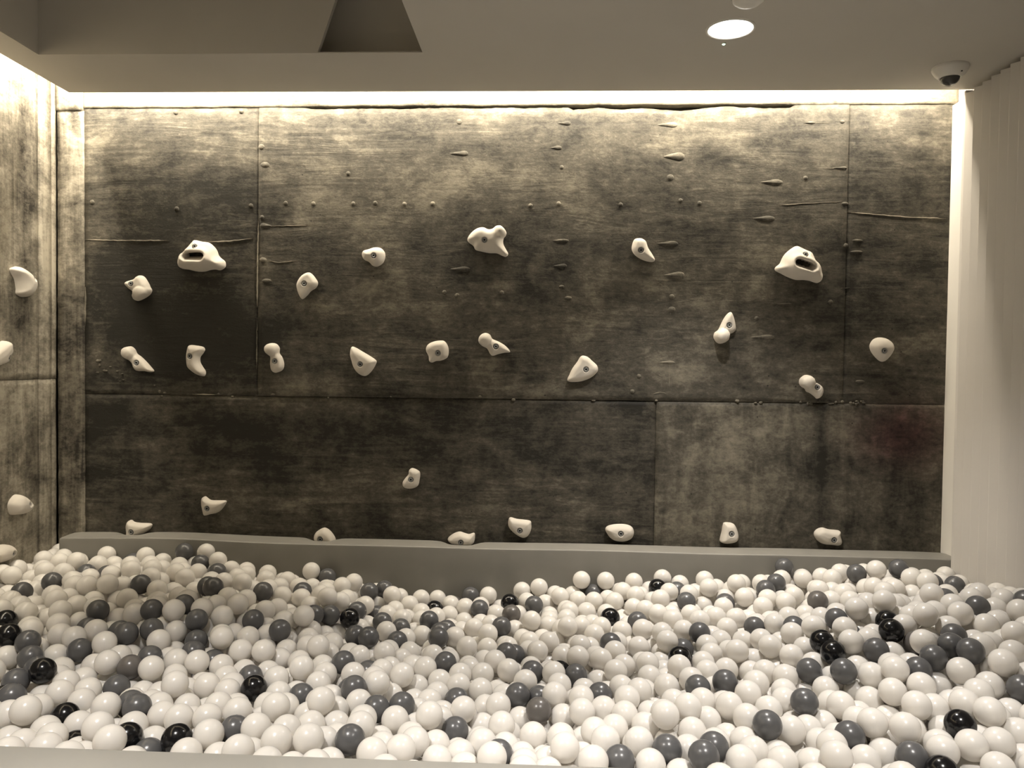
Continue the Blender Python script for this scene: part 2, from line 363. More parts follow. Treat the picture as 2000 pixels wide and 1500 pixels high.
# concrete knobs, drip marks and fins left by the forms
def mark(cx, cy, rx, ry, h=0.004, tail=0.0, name='concrete_knob'):
    x, _, z = on_y(cx, cy, YW); k = YW/F_PX; rx *= k; ry *= k; tail *= k
    bm = bmesh.new(); n, rings = 14, 4
    prev = None
    for r in range(rings+1):
        a = r/rings*math.pi/2
        if r == rings: ring = [bm.verts.new((x, YW-h, z))]
        else:
            ring = []
            for q in range(n):
                th = 2*math.pi*q/n; rr = math.cos(a)*(1+0.10*noise.noise(Vector((cx, q*0.9, 1))))
                dx = math.cos(th)*rx*rr; dz = math.sin(th)*ry*rr
                if tail and math.cos(th)*tail < -0.5*abs(tail): dx += -tail*0.9*math.cos(a)*(-1 if tail > 0 else -1)*(-1) if False else (-abs(tail) if tail > 0 else abs(tail))*math.cos(a); dz *= 0.35
                ring.append(bm.verts.new((x+dx, YW+0.002-(h+0.002)*math.sin(a), z+dz)))
        if prev:
            for q in range(n):
                q2 = (q+1) % n
                bm.faces.new((prev[q], prev[q2], ring[0]) if len(ring) == 1 else (prev[q], prev[q2], ring[q2], ring[q]))
        prev = ring
    bmesh.ops.recalc_face_normals(bm, faces=bm.faces)
    o = bm_obj(name, bm, M_CONC, wall_back, True); set_tone(o, 0.55); return o
for cx, cy in ((345,408),(490,402),(558,397),(612,398),(733,397),(845,398),(690,398),(790,399),(1036,402),(1091,398),(1212,400),(1329,392),(1366,397),
               (180,395),(471,217),(343,219),(680,339),(1573,348),(512,425),(1652,480),(1478,622),(1622,590),(1248,735),(1235,765),(893,577),(980,572),(868,571)):
    mark(cx, cy, 5, 5, 0.006)
for cx, cy, rx, ry, tl in ((518,322,10,6,0),(511,287,7,6,0),(515,441,8,6,-10),(514,508,8,6,0),(521,549,11,5,0),(897,238,6,6,0),(906,300,10,6,22),(1108,241,8,5,12),
        (1090,289,9,5,8),(1097,327,5,5,0),(1314,244,10,6,22),(1326,306,12,9,20),(1309,347,8,7,0),(1516,356,14,6,18),(1500,427,14,6,18),(1100,470,13,4,12),(1100,520,9,6,14),
        (1313,476,13,6,22),(1327,538,11,8,22),(906,526,14,6,16),(1500,659,14,6,22),(1308,708,12,4,14),(1312,580,6,6,0),(1312,605,8,7,0),(1097,560,6,4,0),(1110,582,8,4,0),
        (1648,328,7,3,16),(1650,398,7,4,0),(1537,594,12,3,12),(1585,240,8,3,10),(1645,238,6,4,0),(1675,470,10,3,0),(1673,492,12,3,0),(1680,745,9,3,0)):
    mark(cx, cy, rx, ry, 0.005, tl)
def fin(pts, w=2.2, h=0.0032):
    k = YW/F_PX*w; P = []
    for i in range(len(pts)-1):
        (xa, ya), (xb, yb) = pts[i], pts[i+1]; n = max(2, int(math.hypot(xb-xa, yb-ya)/7))
        P += [(xa+(xb-xa)*q/n, ya+(yb-ya)*q/n) for q in range(n)]
    P.append(pts[-1]); vs, fs = [], []
    for i, (a, b) in enumerate(P):
        a += 0.9*noise.noise(Vector((a*.13, b*.11, 0))); b += 0.9*noise.noise(Vector((a*.11, b*.17, 5)))
        x, _, z = on_y(a, b, YW); s = max(0.15, min(1, i/3, (len(P)-1-i)/3)) * (0.75+0.5*abs(noise.noise(Vector((a*.2, b*.2, 9)))))
        d = Vector(P[min(i+1, len(P)-1)])-Vector(P[max(i-1, 0)]); d.normalize(); nx, nz_ = -d.y, -d.x
        vs += [(x+nx*k*s, YW+0.003, z+nz_*k*s), (x, YW-h*s, z), (x-nx*k*s, YW+0.003, z-nz_*k*s)]
    for i in range(len(P)-1):
        for q in range(2): fs.append((3*i+q, 3*i+q+1, 3*i+q+4, 3*i+q+3))
    o = mesh_obj('concrete_fin', vs, fs, M_CONC, wall_back, False); set_tone(o, 0.95); return o  # pale ridge colour, lightened further to paint in light on its edge
for f_ in ([(512,442),(560,441),(612,440)], [(516,508),(545,513),(592,508)], [(405,473),(450,471),(495,466)], [(1515,402),(1560,398),(1655,394)],
           [(1655,414),(1720,420),(1780,425),(1852,427)], [(1576,239),(1605,241),(1637,238)], [(1600,330),(1655,328)], [(505,425),(503,520),(502,600)], [(502,620),(501,720)],
           [(1310,585),(1309,625)], [(1308,690),(1307,770)], [(1500,660),(1512,655),(1519,664)], [(1627,563),(1660,562)], [(1085,702),(1112,700)], [(375,770),(420,771)],
           [(165,468),(230,470),(330,470)], [(166,560),(165,640)], [(900,298),(925,301)], [(1262,772),(1290,766),(1318,774)]):
    fin(f_)
# crumbled edge along the seam and in the lower left of the upper panel
for i in range(46):
    u = random.choice((random.uniform(180, 330), random.uniform(1270, 1700), random.uniform(1560, 1690), random.uniform(300, 1250)))
    b = 769+(u-165)*21/1673
    if u < 330: b = 690+(u-130)*0.42+random.uniform(-12, 14)
    mark(u, b+random.uniform(-4, 2), random.uniform(1.8, 4.5), random.uniform(1.5, 3.5), random.uniform(0.002, 0.006), name='concrete_crumb')

# ------------------------------------------------------------------ right side: return wall and slatted wall
wall_right = struct(quad_box('wall_right', XR+0.026, XR+0.12, BACK-0.1, YW+0.15, 0, ZC+0.16, M_WHITE))
quad_box('return_board', XR, XR+0.03, YL-0.01, YW+0.02, on_y(1850,1086,YW-0.05)[2], ZC-0.012, M_WHITE, 0.002, wall_right)
wslat, SANG = 0.057, math.radians(38)
bm = bmesh.new(); box(bm, 0.0, 0.007, -wslat/math.cos(SANG), 0.002, 0.0, ZC-0.016, 0.0015)
proto = bm_obj('slat', bm, M_SLAT, wall_right)
y = YL-0.020; i = 0
while y > 0.95:
    o = proto if i == 0 else proto.copy()
    if i: COL.objects.link(o)
    o.parent = wall_right; o.location = (XP+random.uniform(-.001, .001), y, 0); o.rotation_euler = (0, 0, SANG+math.radians(random.uniform(-1.5, 1.5)))
    y -= wslat; i += 1
quad_box('end_board', XP-0.001, XP+0.03, YL-0.020, YL-0.002, 0, ZC-0.006, M_SLAT, 0.002, wall_right)
quad_box('wall_lining', XP+0.004, XR+0.03, BACK, 0.9, 0, ZC, M_WHITE, 0, wall_right)

# ------------------------------------------------------------------ padded ledge and rim
NOTCH = [(268, 26, 0.016), (633, 25, 0.017), (902, 30, 0.020)]
def ledge():
    xa0, xb0 = -2.012, XR
    prof = [(YL+0.004, 0.0), (YL+0.001, ZL-0.35), (YL-0.002, ZL-0.08), (YL, ZL-0.010), (YL+0.0015, ZL-0.003), (YL+0.006, ZL), (YL+0.02, ZL+0.001), (YL+0.07, ZL+0.002), (YL+0.105, ZL+0.001), (YL+0.125, ZL-0.002), (YW-0.002, ZL-0.008), (YW-0.002, 0.0)]
    n = 190; vs, fs = [], []
    for i in range(n+1):
        x = xa0+(xb0-xa0)*i/n
        u, _ = to_px(np.array([x]), np.array([ZL])); u = float(u[0])
        up = 0.010*math.exp(-((u-350)/170)**2) + 0.003*noise.noise(Vector((x*2.2, 0, 0))) - 0.004*math.exp(-((u-1850)/90)**2)
        ed = 1.0 if 0 < i < n else 0.0
        for k, (y, z) in enumerate(prof):
            zz = z; yy = y
            if z > ZL-0.36: zz = z + up*(1 if z > ZL-0.05 else 0.5)
            if z > ZL-0.0095 and y > YL+0.015:
                w = (y-YL)/(YW-YL)
                for c, hw, d in NOTCH: zz -= d*max(0, w)**1.5*1.15/(1+((u-c)/hw)**6)
            if z < ZL-0.02 and z > 0.1: yy += 0.0025*noise.noise(Vector((x*2.5, z*3, 4)))
            if not ed and k >= 3 and k <= 10: zz -= 0.002
            vs.append((x, yy, zz))
    m = len(prof)
    for i in range(n):
        for k in range(m-1): fs.append((i*m+k, (i+1)*m+k, (i+1)*m+k+1, i*m+k+1))
    fs.append(tuple(range(m))[::-1] if False else tuple(range(m))); fs.append(tuple(n*m+k for k in range(m))[::-1])
    o = mesh_obj('padded_ledge', vs, fs, M_PAD, None, True)
    bm = bmesh.new(); bm.from_mesh(o.data); bmesh.ops.recalc_face_normals(bm, faces=bm.faces)
    for f in bm.faces:
        if len(f.verts) > 4: f.smooth = False
    for e in bm.edges:
        if e.calc_face_angle(0) > 0.45: e.smooth = False
    bm.to_mesh(o.data); bm.free()
    return tag(o, 'long grey vinyl padded ledge along the foot of the concrete climbing wall', 'padded ledge')
ledge()
def rim():
    bm = bmesh.new(); box(bm, XL+0.01, XP-0.01, YR-0.30, YR, 0.0, ZL, 0.012)
    o = bm_obj('pit_barrier', bm, M_RIM, None, True)
    return tag(o, 'pale grey padded wall closing the ball pit opposite the climbing wall', 'padded wall')
rim()

# ------------------------------------------------------------------ climbing holds
def smooth_outline(pts, n=90):
    P = np.array(pts, float); m = len(P); out = []
    for i in range(m):
        p0, p1, p2, p3 = P[i-1], P[i], P[(i+1) % m], P[(i+2) % m]
        for t in np.linspace(0, 1, 8, endpoint=False):
            out.append(0.5*((2*p1)+(-p0+p2)*t+(2*p0-5*p1+4*p2-p3)*t*t+(-p0+3*p1-3*p2+p3)*t**3))
    out = np.array(out); d = np.r_[0, np.cumsum(np.linalg.norm(np.diff(np.vstack([out, out[:1]]), axis=0), axis=1))]
    s = np.linspace(0, d[-1], n, endpoint=False); c = np.vstack([out, out[:1]])
    return np.stack([np.interp(s, d, c[:,0]), np.interp(s, d, c[:,1])], 1)
def dist_to(poly, Q):
    a = poly; b = np.roll(poly, -1, 0); ab = b-a
    t = np.clip(((Q[:,None]-a)*ab).sum(2)/np.maximum((ab**2).sum(1), 1e-12), 0, 1)
    return np.sqrt(((Q[:,None]-(a+t[...,None]*ab))**2).sum(2)).min(1)
def inside(poly, Q):
    x, y = Q[:,0], Q[:,1]; r = np.zeros(len(Q), bool); j = len(poly)-1
    for i in range(len(poly)):
        xi, yi = poly[i]; xj, yj = poly[j]
        c = ((yi > y) != (yj > y)) & (x < (xj-xi)*(y-yi)/(yj-yi+1e-15)+xi); r ^= c; j = i
    return r
bolt_me = None
def bolt_mesh():
    global bolt_me
    if bolt_me: return bolt_me
    bm = bmesh.new()
    lathe(bm, [(0.0112, -0.004), (0.0112, 0.0012), (0.0104, 0.0018), (0.0092, 0.0014), (0.0088, 0.0004), (0.0082, 0.0004), (0.0080, 0.0036), (0.0072, 0.0044), (0.0040, 0.0044), (0.0036, 0.0006), (0.0, 0.0006)], 24,
          mats=[0, 0, 0, 0, 1, 1, 0, 0, 1, 1])
    bmesh.ops.recalc_face_normals(bm, faces=bm.faces)
    bolt_me = bpy.data.meshes.new('bolt'); bm.to_mesh(bolt_me); bm.free()
    bolt_me.materials.append(M_STEEL); bolt_me.materials.append(M_DARK); return bolt_me
def hold(label, frame, pts, bolt, H=0.038, w=0.55, lobe=None, slot=None, wall='back', tilt=(0, 0), bore=0.006, grp='moulded climbing holds on the back wall'):
    ox, oy, s = frame
    P2 = lambda p: (ox+p[0]/s, oy+p[1]/s)
    k = YW/F_PX
    if wall == 'back':
        uv = lambda p: (lambda q: (q[0], q[2]))(on_y(*P2(p), YW-0.45*H))
    else:
        uv = lambda p: (lambda q: (q[1], q[2]))(on_x(*P2(p), XL+0.45*H))
    poly = smooth_outline([uv(p) for p in pts]); c = poly.mean(0); B = np.array(uv(bolt))
    span = poly.max(0)-poly.min(0); hsp = max(0.0026, min(span)/26)
    xs = np.arange(poly[:,0].min(), poly[:,0].max(), hsp); ys = np.arange(poly[:,1].min(), poly[:,1].max(), hsp*0.866)
    G = np.array([(x+(hsp/2 if j % 2 else 0), y) for j, y in enumerate(ys) for x in xs])
    G = G[inside(poly, G)]; d = dist_to(poly, G); keep = (d > hsp*0.3)
    rb = np.linalg.norm(G-B, axis=1); keep &= (rb > 0.0175)
    G = G[keep]
    rings = np.array([B+np.array((math.cos(a), math.sin(a)))*r for r in (0.0115, 0.0128, 0.0150) for a in np.linspace(0, 2*math.pi, 24, endpoint=False)]+[B])
    rings = rings[inside(poly, rings)]; rings = rings[dist_to(poly, rings) > 0.002]
    # extra rows close to the outline so that the rounded flank is well resolved
    cen = [poly]
    for off in (0.0012, 0.003):
        nrm = np.roll(poly, -1, 0)-np.roll(poly, 1, 0); nrm = np.stack([-nrm[:,1], nrm[:,0]], 1); nrm /= np.linalg.norm(nrm, axis=1)[:,None]
        q = poly+nrm*off
        if not inside(poly, q[:1])[0]: q = poly-nrm*off
        ok = inside(poly, q); q = q[ok]; q = q[dist_to(poly, q) > off*0.85]; cen.append(q)
    dG = dist_to(poly, G); G = G[dG > 0.0042]
    pts2 = np.vstack(cen+[G, rings]); nb = len(poly)
    res = geometry.delaunay_2d_cdt([Vector(p) for p in pts2], [(i, (i+1) % nb) for i in range(nb)], [], 1, 1e-7)
    V = np.array([(v.x, v.y) for v in res[0]]); tri = res[2]
    def height(Q):
        d = dist_to(poly, Q); R = max(dist_to(poly, Q).max(), 1e-4) if len(Q) > 50 else height.R
        height.R = R
        t_ = np.clip(d/(R*w), 0, 1); h = H*np.sqrt(np.maximum(0, 1-(1-t_)**2))*(0.86+0.14*np.clip(d/R, 0, 1))
        rel = (Q-c)/np.maximum(span, 1e-6); h = h*(1+tilt[0]*rel[:,0]+tilt[1]*rel[:,1])
        if lobe is not None:
            L_ = np.array(uv(lobe[:2])); r = lobe[2]/s*k; e = np.linalg.norm(Q-L_, axis=1)/r
            cap = np.where(e < 1, lobe[3]*(0.45+0.55*np.sqrt(np.maximum(0, 1-e**2)))*np.clip(d/(0.005), 0, 1)**0.5, 0)
            h = np.maximum(h, cap)
        h = h+0.0016*np.array([noise.noise(Vector((q[0]*28, q[1]*28, 3))) for q in Q])*np.clip(d/0.006, 0, 1)
        return h, d
    h, d = height(V)
    hb = float(np.interp(0, [0], [0])) if False else float(h[np.argmin(np.linalg.norm(V-B, axis=1))])
    shift = np.zeros(len(V))
    if slot is not None:
        sc = np.array(uv(slot[:2])); hl, hh, ang = slot[2]/s*k, slot[3]/s*k, -slot[4]
        ca, sa = math.cos(ang), math.sin(ang); q = (V-sc); a = q[:,0]*ca+q[:,1]*sa; b = -q[:,0]*sa+q[:,1]*ca
        da = np.maximum(np.abs(a)-(hl-hh), 0); sd = np.sqrt(da**2+b**2)-hh           # signed distance to the slot outline
        lip = np.exp(-((sd-0.012)/0.012)**2)*0.016*(d > 0.004)*np.clip(d/0.012, 0, 1)
        up_ = np.clip((V[:,1]-sc[1])/0.05, -1, 1)
        h = h+lip
        pit = np.clip((0.0015-sd)/0.005, 0, 1); pit = pit*pit*(3-2*pit)
        top = h.copy(); h = h*(1-pit)+0.003*pit; shift = 0.28*(top-h)
    rb = np.linalg.norm(V-B, axis=1); near = rb < 0.0135
    h = np.where(near & (rb < 0.0122), np.minimum(h, hb-bore), h)
    nbnd = nb
    h[d < 1e-6] = 0.0
    def to3(u, v, hh_):
        return (u, YW-hh_, v) if wall == 'back' else (XL+hh_, u, v)
    org = np.array(to3(c[0], c[1], 0.0))
    vs = [np.array(to3(V[i,0], V[i,1]+shift[i], h[i]))-org for i in range(len(V))]
    fs = [tuple(f) for f in tri if slot is None or min(pit[q] for q in f) < 0.80]      # the pocket is open to the wall behind
    base = len(vs); border = [i for i in range(len(V)) if d[i] < 1e-6]
    for i in range(nb): vs.append(np.array(to3(poly[i,0], poly[i,1], -0.006))-org)
    near_i = [int(np.argmin(np.linalg.norm(V-poly[i], axis=1))) for i in range(nb)]
    for i in range(nb): fs.append((near_i[i], near_i[(i+1) % nb], base+(i+1) % nb, base+i))
    root = bpy.data.objects.new('climbing_hold', None); COL.objects.link(root); root.location = org; root.empty_display_size = 0.05
    tag(root, label, 'climbing hold', grp)
    body = mesh_obj('hold_body', vs, fs, M_HOLD, root, True)
    bm = bmesh.new(); bm.from_mesh(body.data); bmesh.ops.recalc_face_normals(bm, faces=bm.faces); bm.to_mesh(body.data); bm.free()
    bo = bpy.data.objects.new('bolt', bolt_mesh()); COL.objects.link(bo); bo.parent = root
    bo.location = Vector(to3(B[0], B[1], hb-bore))-Vector(org)
    bo.rotation_euler = (math.radians(90), 0, 0) if wall == 'back' else (0, math.radians(90), 0)
    return root

FA, FB, FC, FD, FE, FF, FG = (220,430,4.545), (560,420,4.348), (900,420,4.348), (1340,440,4.167), (220,880,4.348), (740,880,3.704), (1160,980,3.704)
hold('large cream pocket hold with a level black slot, beside a small three-lobed hold', (330,450,16.667),
     [(770,285),(1000,335),(1210,365),(1370,480),(1480,620),(1540,780),(1620,880),(1740,975),(1770,1090),(1740,1190),(1590,1275),(1420,1250),(1250,1270),(1100,1315),(930,1325),(760,1305),(560,1255),(350,1225),(250,1150),(230,1010),(270,850),(380,720),(480,660),(520,560),(620,430),(700,340)],
     (885,535), H=0.058, w=0.75, slot=(885,880,345,112,0.0), tilt=(0,-0.35))
hold('large cream pocket hold with a slanting black slot and pointed top', (1500,465,16.667),
     [(1010,230),(1130,280),(1300,360),(1470,440),(1540,560),(1600,700),(1700,790),(1770,920),(1800,1080),(1830,1220),(1790,1370),(1680,1440),(1550,1420),(1400,1370),(1200,1345),(1000,1345),(850,1310),(650,1230),(480,1140),(320,1060),(270,990),(310,910),(430,810),(510,640),(600,500),(740,370),(900,260)],
     (1185,545), H=0.058, w=0.75, slot=(1150,905,320,110,0.30), tilt=(0,-0.35))
hold('small three-lobed cream hold with a bulging lower lobe, near the level-slot pocket hold', FA, [(235,487),(270,505),(305,560),(318,590),(332,620),(318,655),(270,690),(215,713),(180,705),(165,670),(170,635),(130,605),(100,570),(110,545),(150,530),(180,520),(205,497)],
     (178,567), H=0.038, lobe=(252,648,66,0.052))
hold('bowling-pin shaped cream hold tapering down to a point, beside the upright crescent', FA, [(85,1165),(105,1130),(150,1120),(185,1145),(205,1185),(245,1215),(290,1260),(325,1300),(355,1340),(320,1350),(265,1340),(205,1338),(180,1310),(165,1270),(130,1240),(95,1210)],
     (225,1267), H=0.030, lobe=(143,1178,62,0.046))
hold('crescent-shaped upright cream hold on the back wall with a square top end', FA, [(668,1112),(730,1112),(790,1125),(805,1150),(790,1180),(765,1215),(765,1260),(785,1300),(812,1345),(800,1385),(745,1375),(690,1340),(655,1300),(645,1230),(650,1170)],
     (698,1208), H=0.036, w=0.7)
hold('upright cream hold of a ball above an oval foot, by the panel joint', FA, [(1410,1090),(1450,1100),(1475,1135),(1475,1180),(1500,1220),(1515,1280),(1500,1330),(1440,1355),(1405,1335),(1393,1280),(1392,1210),(1360,1175),(1352,1130),(1375,1100)],
     (1447,1252), H=0.030, lobe=(1414,1147,60,0.055))
hold('leaf-shaped flat cream hold pointing down, alone between the two upper seams', FB, [(175,485),(205,495),(240,535),(260,575),(245,615),(200,645),(170,680),(128,713),(105,690),(85,640),(78,590),(95,545),(130,505)],
     (156,585), H=0.030, w=0.45)
hold('small rounded cream hold with a bulge on one side, high on the wall', FB, [(740,270),(790,275),(825,310),(830,355),(810,405),(760,435),(720,425),(690,395),(650,375),(632,335),(645,300),(690,285)],
     (747,350), H=0.042, w=0.8)
hold('large cream hold with two horn-like knobs, highest on the wall', FB, [(1530,200),(1560,150),(1610,110),(1665,98),(1710,115),(1745,110),(1780,85),(1820,88),(1860,130),(1862,165),(1840,195),(1838,240),(1860,285),(1880,325),(1860,350),(1825,340),(1780,320),(1720,318),(1650,305),(1600,290),(1580,255),(1545,230)],
     (1683,218), H=0.048, w=0.6, tilt=(0, 0.35), lobe=(1815,140,52,0.062))
hold('bowling-pin shaped cream hold with a pointed foot, beside the squarish knob hold', FB, [(1690,1000),(1725,1015),(1745,1050),(1800,1075),(1850,1105),(1885,1140),(1895,1165),(1850,1170),(1800,1180),(1750,1195),(1725,1180),(1700,1135),(1655,1110),(1628,1080),(1630,1040),(1655,1010)],
     (1778,1118), H=0.030, lobe=(1683,1058,58,0.052))
hold('guitar-pick shaped cream hold with a sharp upper corner', FB, [(545,1120),(580,1125),(640,1160),(700,1195),(755,1235),(750,1270),(720,1320),(680,1360),(645,1367),(600,1345),(565,1300),(545,1240),(532,1180)],
     (630,1267), H=0.034, w=0.5)
hold('squarish cream knob hold with a small heel at its lower corner', FB, [(1290,1065),(1335,1070),(1365,1110),(1373,1160),(1360,1210),(1310,1235),(1265,1240),(1230,1253),(1205,1240),(1200,1200),(1178,1150),(1190,1105),(1230,1078)],
     (1287,1172), H=0.036, w=0.55, tilt=(0, 0.25))
hold('comma-shaped cream hold with a tail curving down, high on the wall', FC, [(1500,193),(1540,195),(1575,220),(1595,275),(1630,330),(1652,375),(1635,395),(1585,390),(1530,370),(1480,335),(1455,290),(1460,240),(1475,205)],
     (1527,302), H=0.036, w=0.65, bore=0.009)
hold('guitar-pick shaped cream hold with a sharp lower corner and dark bolt', FC, [(1040,1193),(1080,1205),(1120,1240),(1160,1280),(1165,1325),(1130,1365),(1080,1395),(1000,1417),(908,1410),(925,1350),(950,1300),(990,1245),(1015,1205)],
     (1062,1312), H=0.034, w=0.5)
hold('cream hold with a ball at its lower end casting a long shadow', FD, [(370,705),(390,740),(405,800),(408,850),(385,875),(350,890),(335,940),(295,962),(255,955),(228,915),(235,875),(265,850),(285,810),(310,760),(340,720)],
     (346,815), H=0.030, lobe=(287,903,60,0.075))
hold('round pebble-shaped cream hold by itself near the white return wall', FD, [(1580,912),(1640,920),(1690,955),(1705,1000),(1690,1040),(1660,1080),(1625,1108),(1590,1105),(1550,1070),(1515,1020),(1508,975),(1535,930)],
     (1600,1022), H=0.040, w=0.8)
hold('cream hold of a large ball joined to an oval, just above the horizontal seam', (1540,720,25), [(920,305),(1080,340),(1200,450),(1260,590),(1300,650),(1500,740),(1660,860),(1730,1000),(1730,1180),(1660,1340),(1530,1450),(1400,1470),(1320,1390),(1200,1290),(1060,1190),(900,1120),(820,980),(680,900),(580,790),(550,640),(590,500),(700,390),(800,325)],
     (1370,900), H=0.028, lobe=(905,650,350,0.058), bore=0.007)
hold('fish-tail shaped cream hold clear of the ledge on the dark lower panel', FE, [(775,393),(800,410),(825,425),(880,428),(950,430),(950,455),(910,510),(870,535),(820,545),(775,555),(760,520),(748,460),(750,410)],
     (812,488), H=0.030, w=0.5)
hold('fish-tail shaped cream hold sunk in a dip of the ledge near the corner', FE, [(145,595),(170,612),(220,620),(305,625),(320,645),(295,680),(250,710),(200,728),(120,742),(112,690),(108,640),(120,605)],
     (172,687), H=0.034, w=0.55)
hold('half-round cream hold sunk in a dip of the ledge with a ringed bolt', FE, [(1790,662),(1830,680),(1865,720),(1885,765),(1860,795),(1800,802),(1730,795),(1703,755),(1712,710),(1745,680)],
     (1772,747), H=0.036, w=0.6)
hold('small upright thumb-shaped cream hold alone on the lower panel', FF, [(240,130),(285,150),(295,175),(290,215),(280,255),(250,275),(205,278),(175,265),(168,235),(185,205),(210,175),(215,145)],
     (235,207), H=0.032, w=0.55)
hold('eye-shaped cream hold sunk in a dip of the ledge with a raised tail', FF, [(495,645),(530,610),(580,592),(620,603),(650,610),(688,602),(692,640),(680,678),(640,695),(570,694),(520,678)],
     (595,660), H=0.034, w=0.6)
hold('shield-shaped cream hold with a flat slanting top just above the ledge', FF, [(945,490),(1000,500),(1090,512),(1102,540),(1100,580),(1080,620),(1045,635),(1005,620),(960,585),(935,545)],
     (1020,575), H=0.032, w=0.5)
hold('wide oval cream hold with one pointed end, touching the ledge', FF, [(1640,575),(1660,550),(1720,538),(1790,540),(1835,560),(1848,600),(1830,640),(1780,662),(1720,660),(1680,640),(1655,610)],
     (1748,597), H=0.036, w=0.65, bore=0.008)
hold('upright thimble-shaped cream hold wider at its foot, standing on the ledge', FG, [(950,155),(1000,158),(1030,180),(1050,240),(1045,280),(1015,300),(960,307),(920,295),(918,270),(930,220),(938,175)],
     (990,227), H=0.038, w=0.55, tilt=(0,-0.3))
hold('bean-shaped cream hold with a small upper corner, next above the ledge by the red stain', FG, [(1600,235),(1620,205),(1660,192),(1710,205),(1785,215),(1790,250),(1800,295),(1780,320),(1730,318),(1660,308),(1615,275)],
     (1728,272), H=0.034, w=0.6)
GL = 'moulded climbing holds on the side wall'
hold('crescent-shaped cream hold with a deep bolt hole on the side wall', (0,500,6.25), [(170,160),(200,140),(260,128),(330,160),(400,220),(440,290),(450,370),(430,440),(380,495),(310,500),(250,460),(248,400),(230,290),(190,210)],
     (385,275), H=0.045, w=0.7, wall='left', bore=0.012, grp=GL)
hold('angular cream hold on the side wall below the crescent hold', (0,500,6.25), [(0,1090),(50,1050),(90,1035),(130,1055),(138,1120),(140,1180),(118,1230),(105,1290),(60,1320),(0,1345),(-90,1370),(-120,1250),(-70,1150)],
     (75,1250), H=0.040, w=0.5, wall='left', bore=0.012, grp=GL)
hold('domed cream hold with a deep bolt hole on the side wall near the corner', (0,960,8.333), [(330,50),(420,70),(500,140),(535,210),(510,300),(450,360),(350,378),(250,375),(215,290),(215,200),(260,110)],
     (425,205), H=0.045, w=0.75, wall='left', bore=0.014, grp=GL)
hold('oval cream hold on the side wall lowest above the balls', (0,960,8.333), [(0,900),(100,865),(200,870),(245,920),(250,990),(210,1080),(120,1140),(0,1168),(-100,1150),(-140,1040),(-80,940)],
     (150,1010), H=0.045, w=0.75, wall='left', bore=0.012, grp=GL)

# ------------------------------------------------------------------ ceiling fittings
def downlight(x, y, label):
    root = bpy.data.objects.new('downlight', None); COL.objects.link(root); root.location = (x, y, ZC); root.empty_display_size = 0.05
    tag(root, label, 'ceiling light', 'recessed ceiling downlights')
    bm = bmesh.new(); lathe(bm, [(0.078, 0.0005), (0.078, -0.003), (0.073, -0.005), (0.070, -0.003), (0.070, 0.001)], 48)
    bmesh.ops.recalc_face_normals(bm, faces=bm.faces); bm_obj('trim_ring', bm, M_WPLAST, root)
    bm = bmesh.new(); lathe(bm, [(0.0705, -0.0015), (0.05, -0.004), (0.0, -0.005)], 48)
    bmesh.ops.recalc_face_normals(bm, faces=bm.faces); bm_obj('diffuser', bm, M_LAMP, root)
    return root
for i, (x, y, *_r) in enumerate(DOWNLIGHTS):
    downlight(x, y, 'glowing round white downlight set in the ceiling near the climbing wall' if i == 0 else
              'unseen round white ceiling downlight over the room in front of the ball pit')
lx, ly, lz = on_z(1413.5, 84.5, ZC)
root = bpy.data.objects.new('indicator_lamp', None); COL.objects.link(root); root.location = (lx, ly, ZC)
tag(root, 'tiny green indicator lamp in the ceiling beside the glowing downlight', 'indicator light')
bm = bmesh.new(); lathe(bm, [(0.009, 0.0005), (0.009, -0.002), (0.006, -0.0035), (0.0045, -0.003)], 20); bmesh.ops.recalc_face_normals(bm, faces=bm.faces); bm_obj('bezel', bm, M_WPLAST, root)
bm = bmesh.new(); lathe(bm, [(0.005, -0.001), (0.005, -0.004), (0.003, -0.006), (0, -0.0065)], 16); bmesh.ops.recalc_face_normals(bm, faces=bm.faces); bm_obj('lens', bm, M_GREEN, root)

sx, sy, sz = on_z(1462, -14, ZC)
root = bpy.data.objects.new('smoke_detector', None); COL.objects.link(root); root.location = (sx, sy, ZC)
tag(root, 'round white ceiling detector with a shiny rim, close to the glowing downlight', 'smoke detector')
bm = bmesh.new(); lathe(bm, [(0.050, 0.0005), (0.050, -0.010), (0.046, -0.014)], 40); bmesh.ops.recalc_face_normals(bm, faces=bm.faces); bm_obj('mounting_ring', bm, M_CHROME, root)
bm = bmesh.new(); lathe(bm, [(0.046, -0.012), (0.044, -0.024), (0.034, -0.032), (0.018, -0.036), (0, -0.037)], 40); bmesh.ops.recalc_face_normals(bm, faces=bm.faces); bm_obj('casing', bm, M_WPLAST, root)

cx, cy, cz = on_z(1856, 131, ZC)
root = bpy.data.objects.new('dome_camera', None); COL.objects.link(root); root.location = (cx, cy, ZC)
tag(root, 'white dome security camera on the ceiling above the slatted wall', 'security camera')
bm = bmesh.new(); lathe(bm, [(0.060, 0.0005), (0.061, -0.006), (0.059, -0.012), (0.050, -0.027), (0.038, -0.038), (0.033, -0.040), (0.0325, -0.036)], 48)
bmesh.ops.recalc_face_normals(bm, faces=bm.faces); bm_obj('housing', bm, M_WPLAST, root)
bm = bmesh.new(); lathe(bm, [(0.0325*math.cos(a), -0.037-0.0325*math.sin(a)) for a in np.linspace(0, math.pi/2, 12)], 40)
bmesh.ops.recalc_face_normals(bm, faces=bm.faces); bm_obj('dome', bm, M_GLASS, root)
bm = bmesh.new(); lathe(bm, [(0.028*math.cos(a), -0.037-0.026*math.sin(a)) for a in np.linspace(0, math.pi/2, 10)], 32)
bmesh.ops.recalc_face_normals(bm, faces=bm.faces); bm_obj('lens_ball', bm, M_LENS, root)
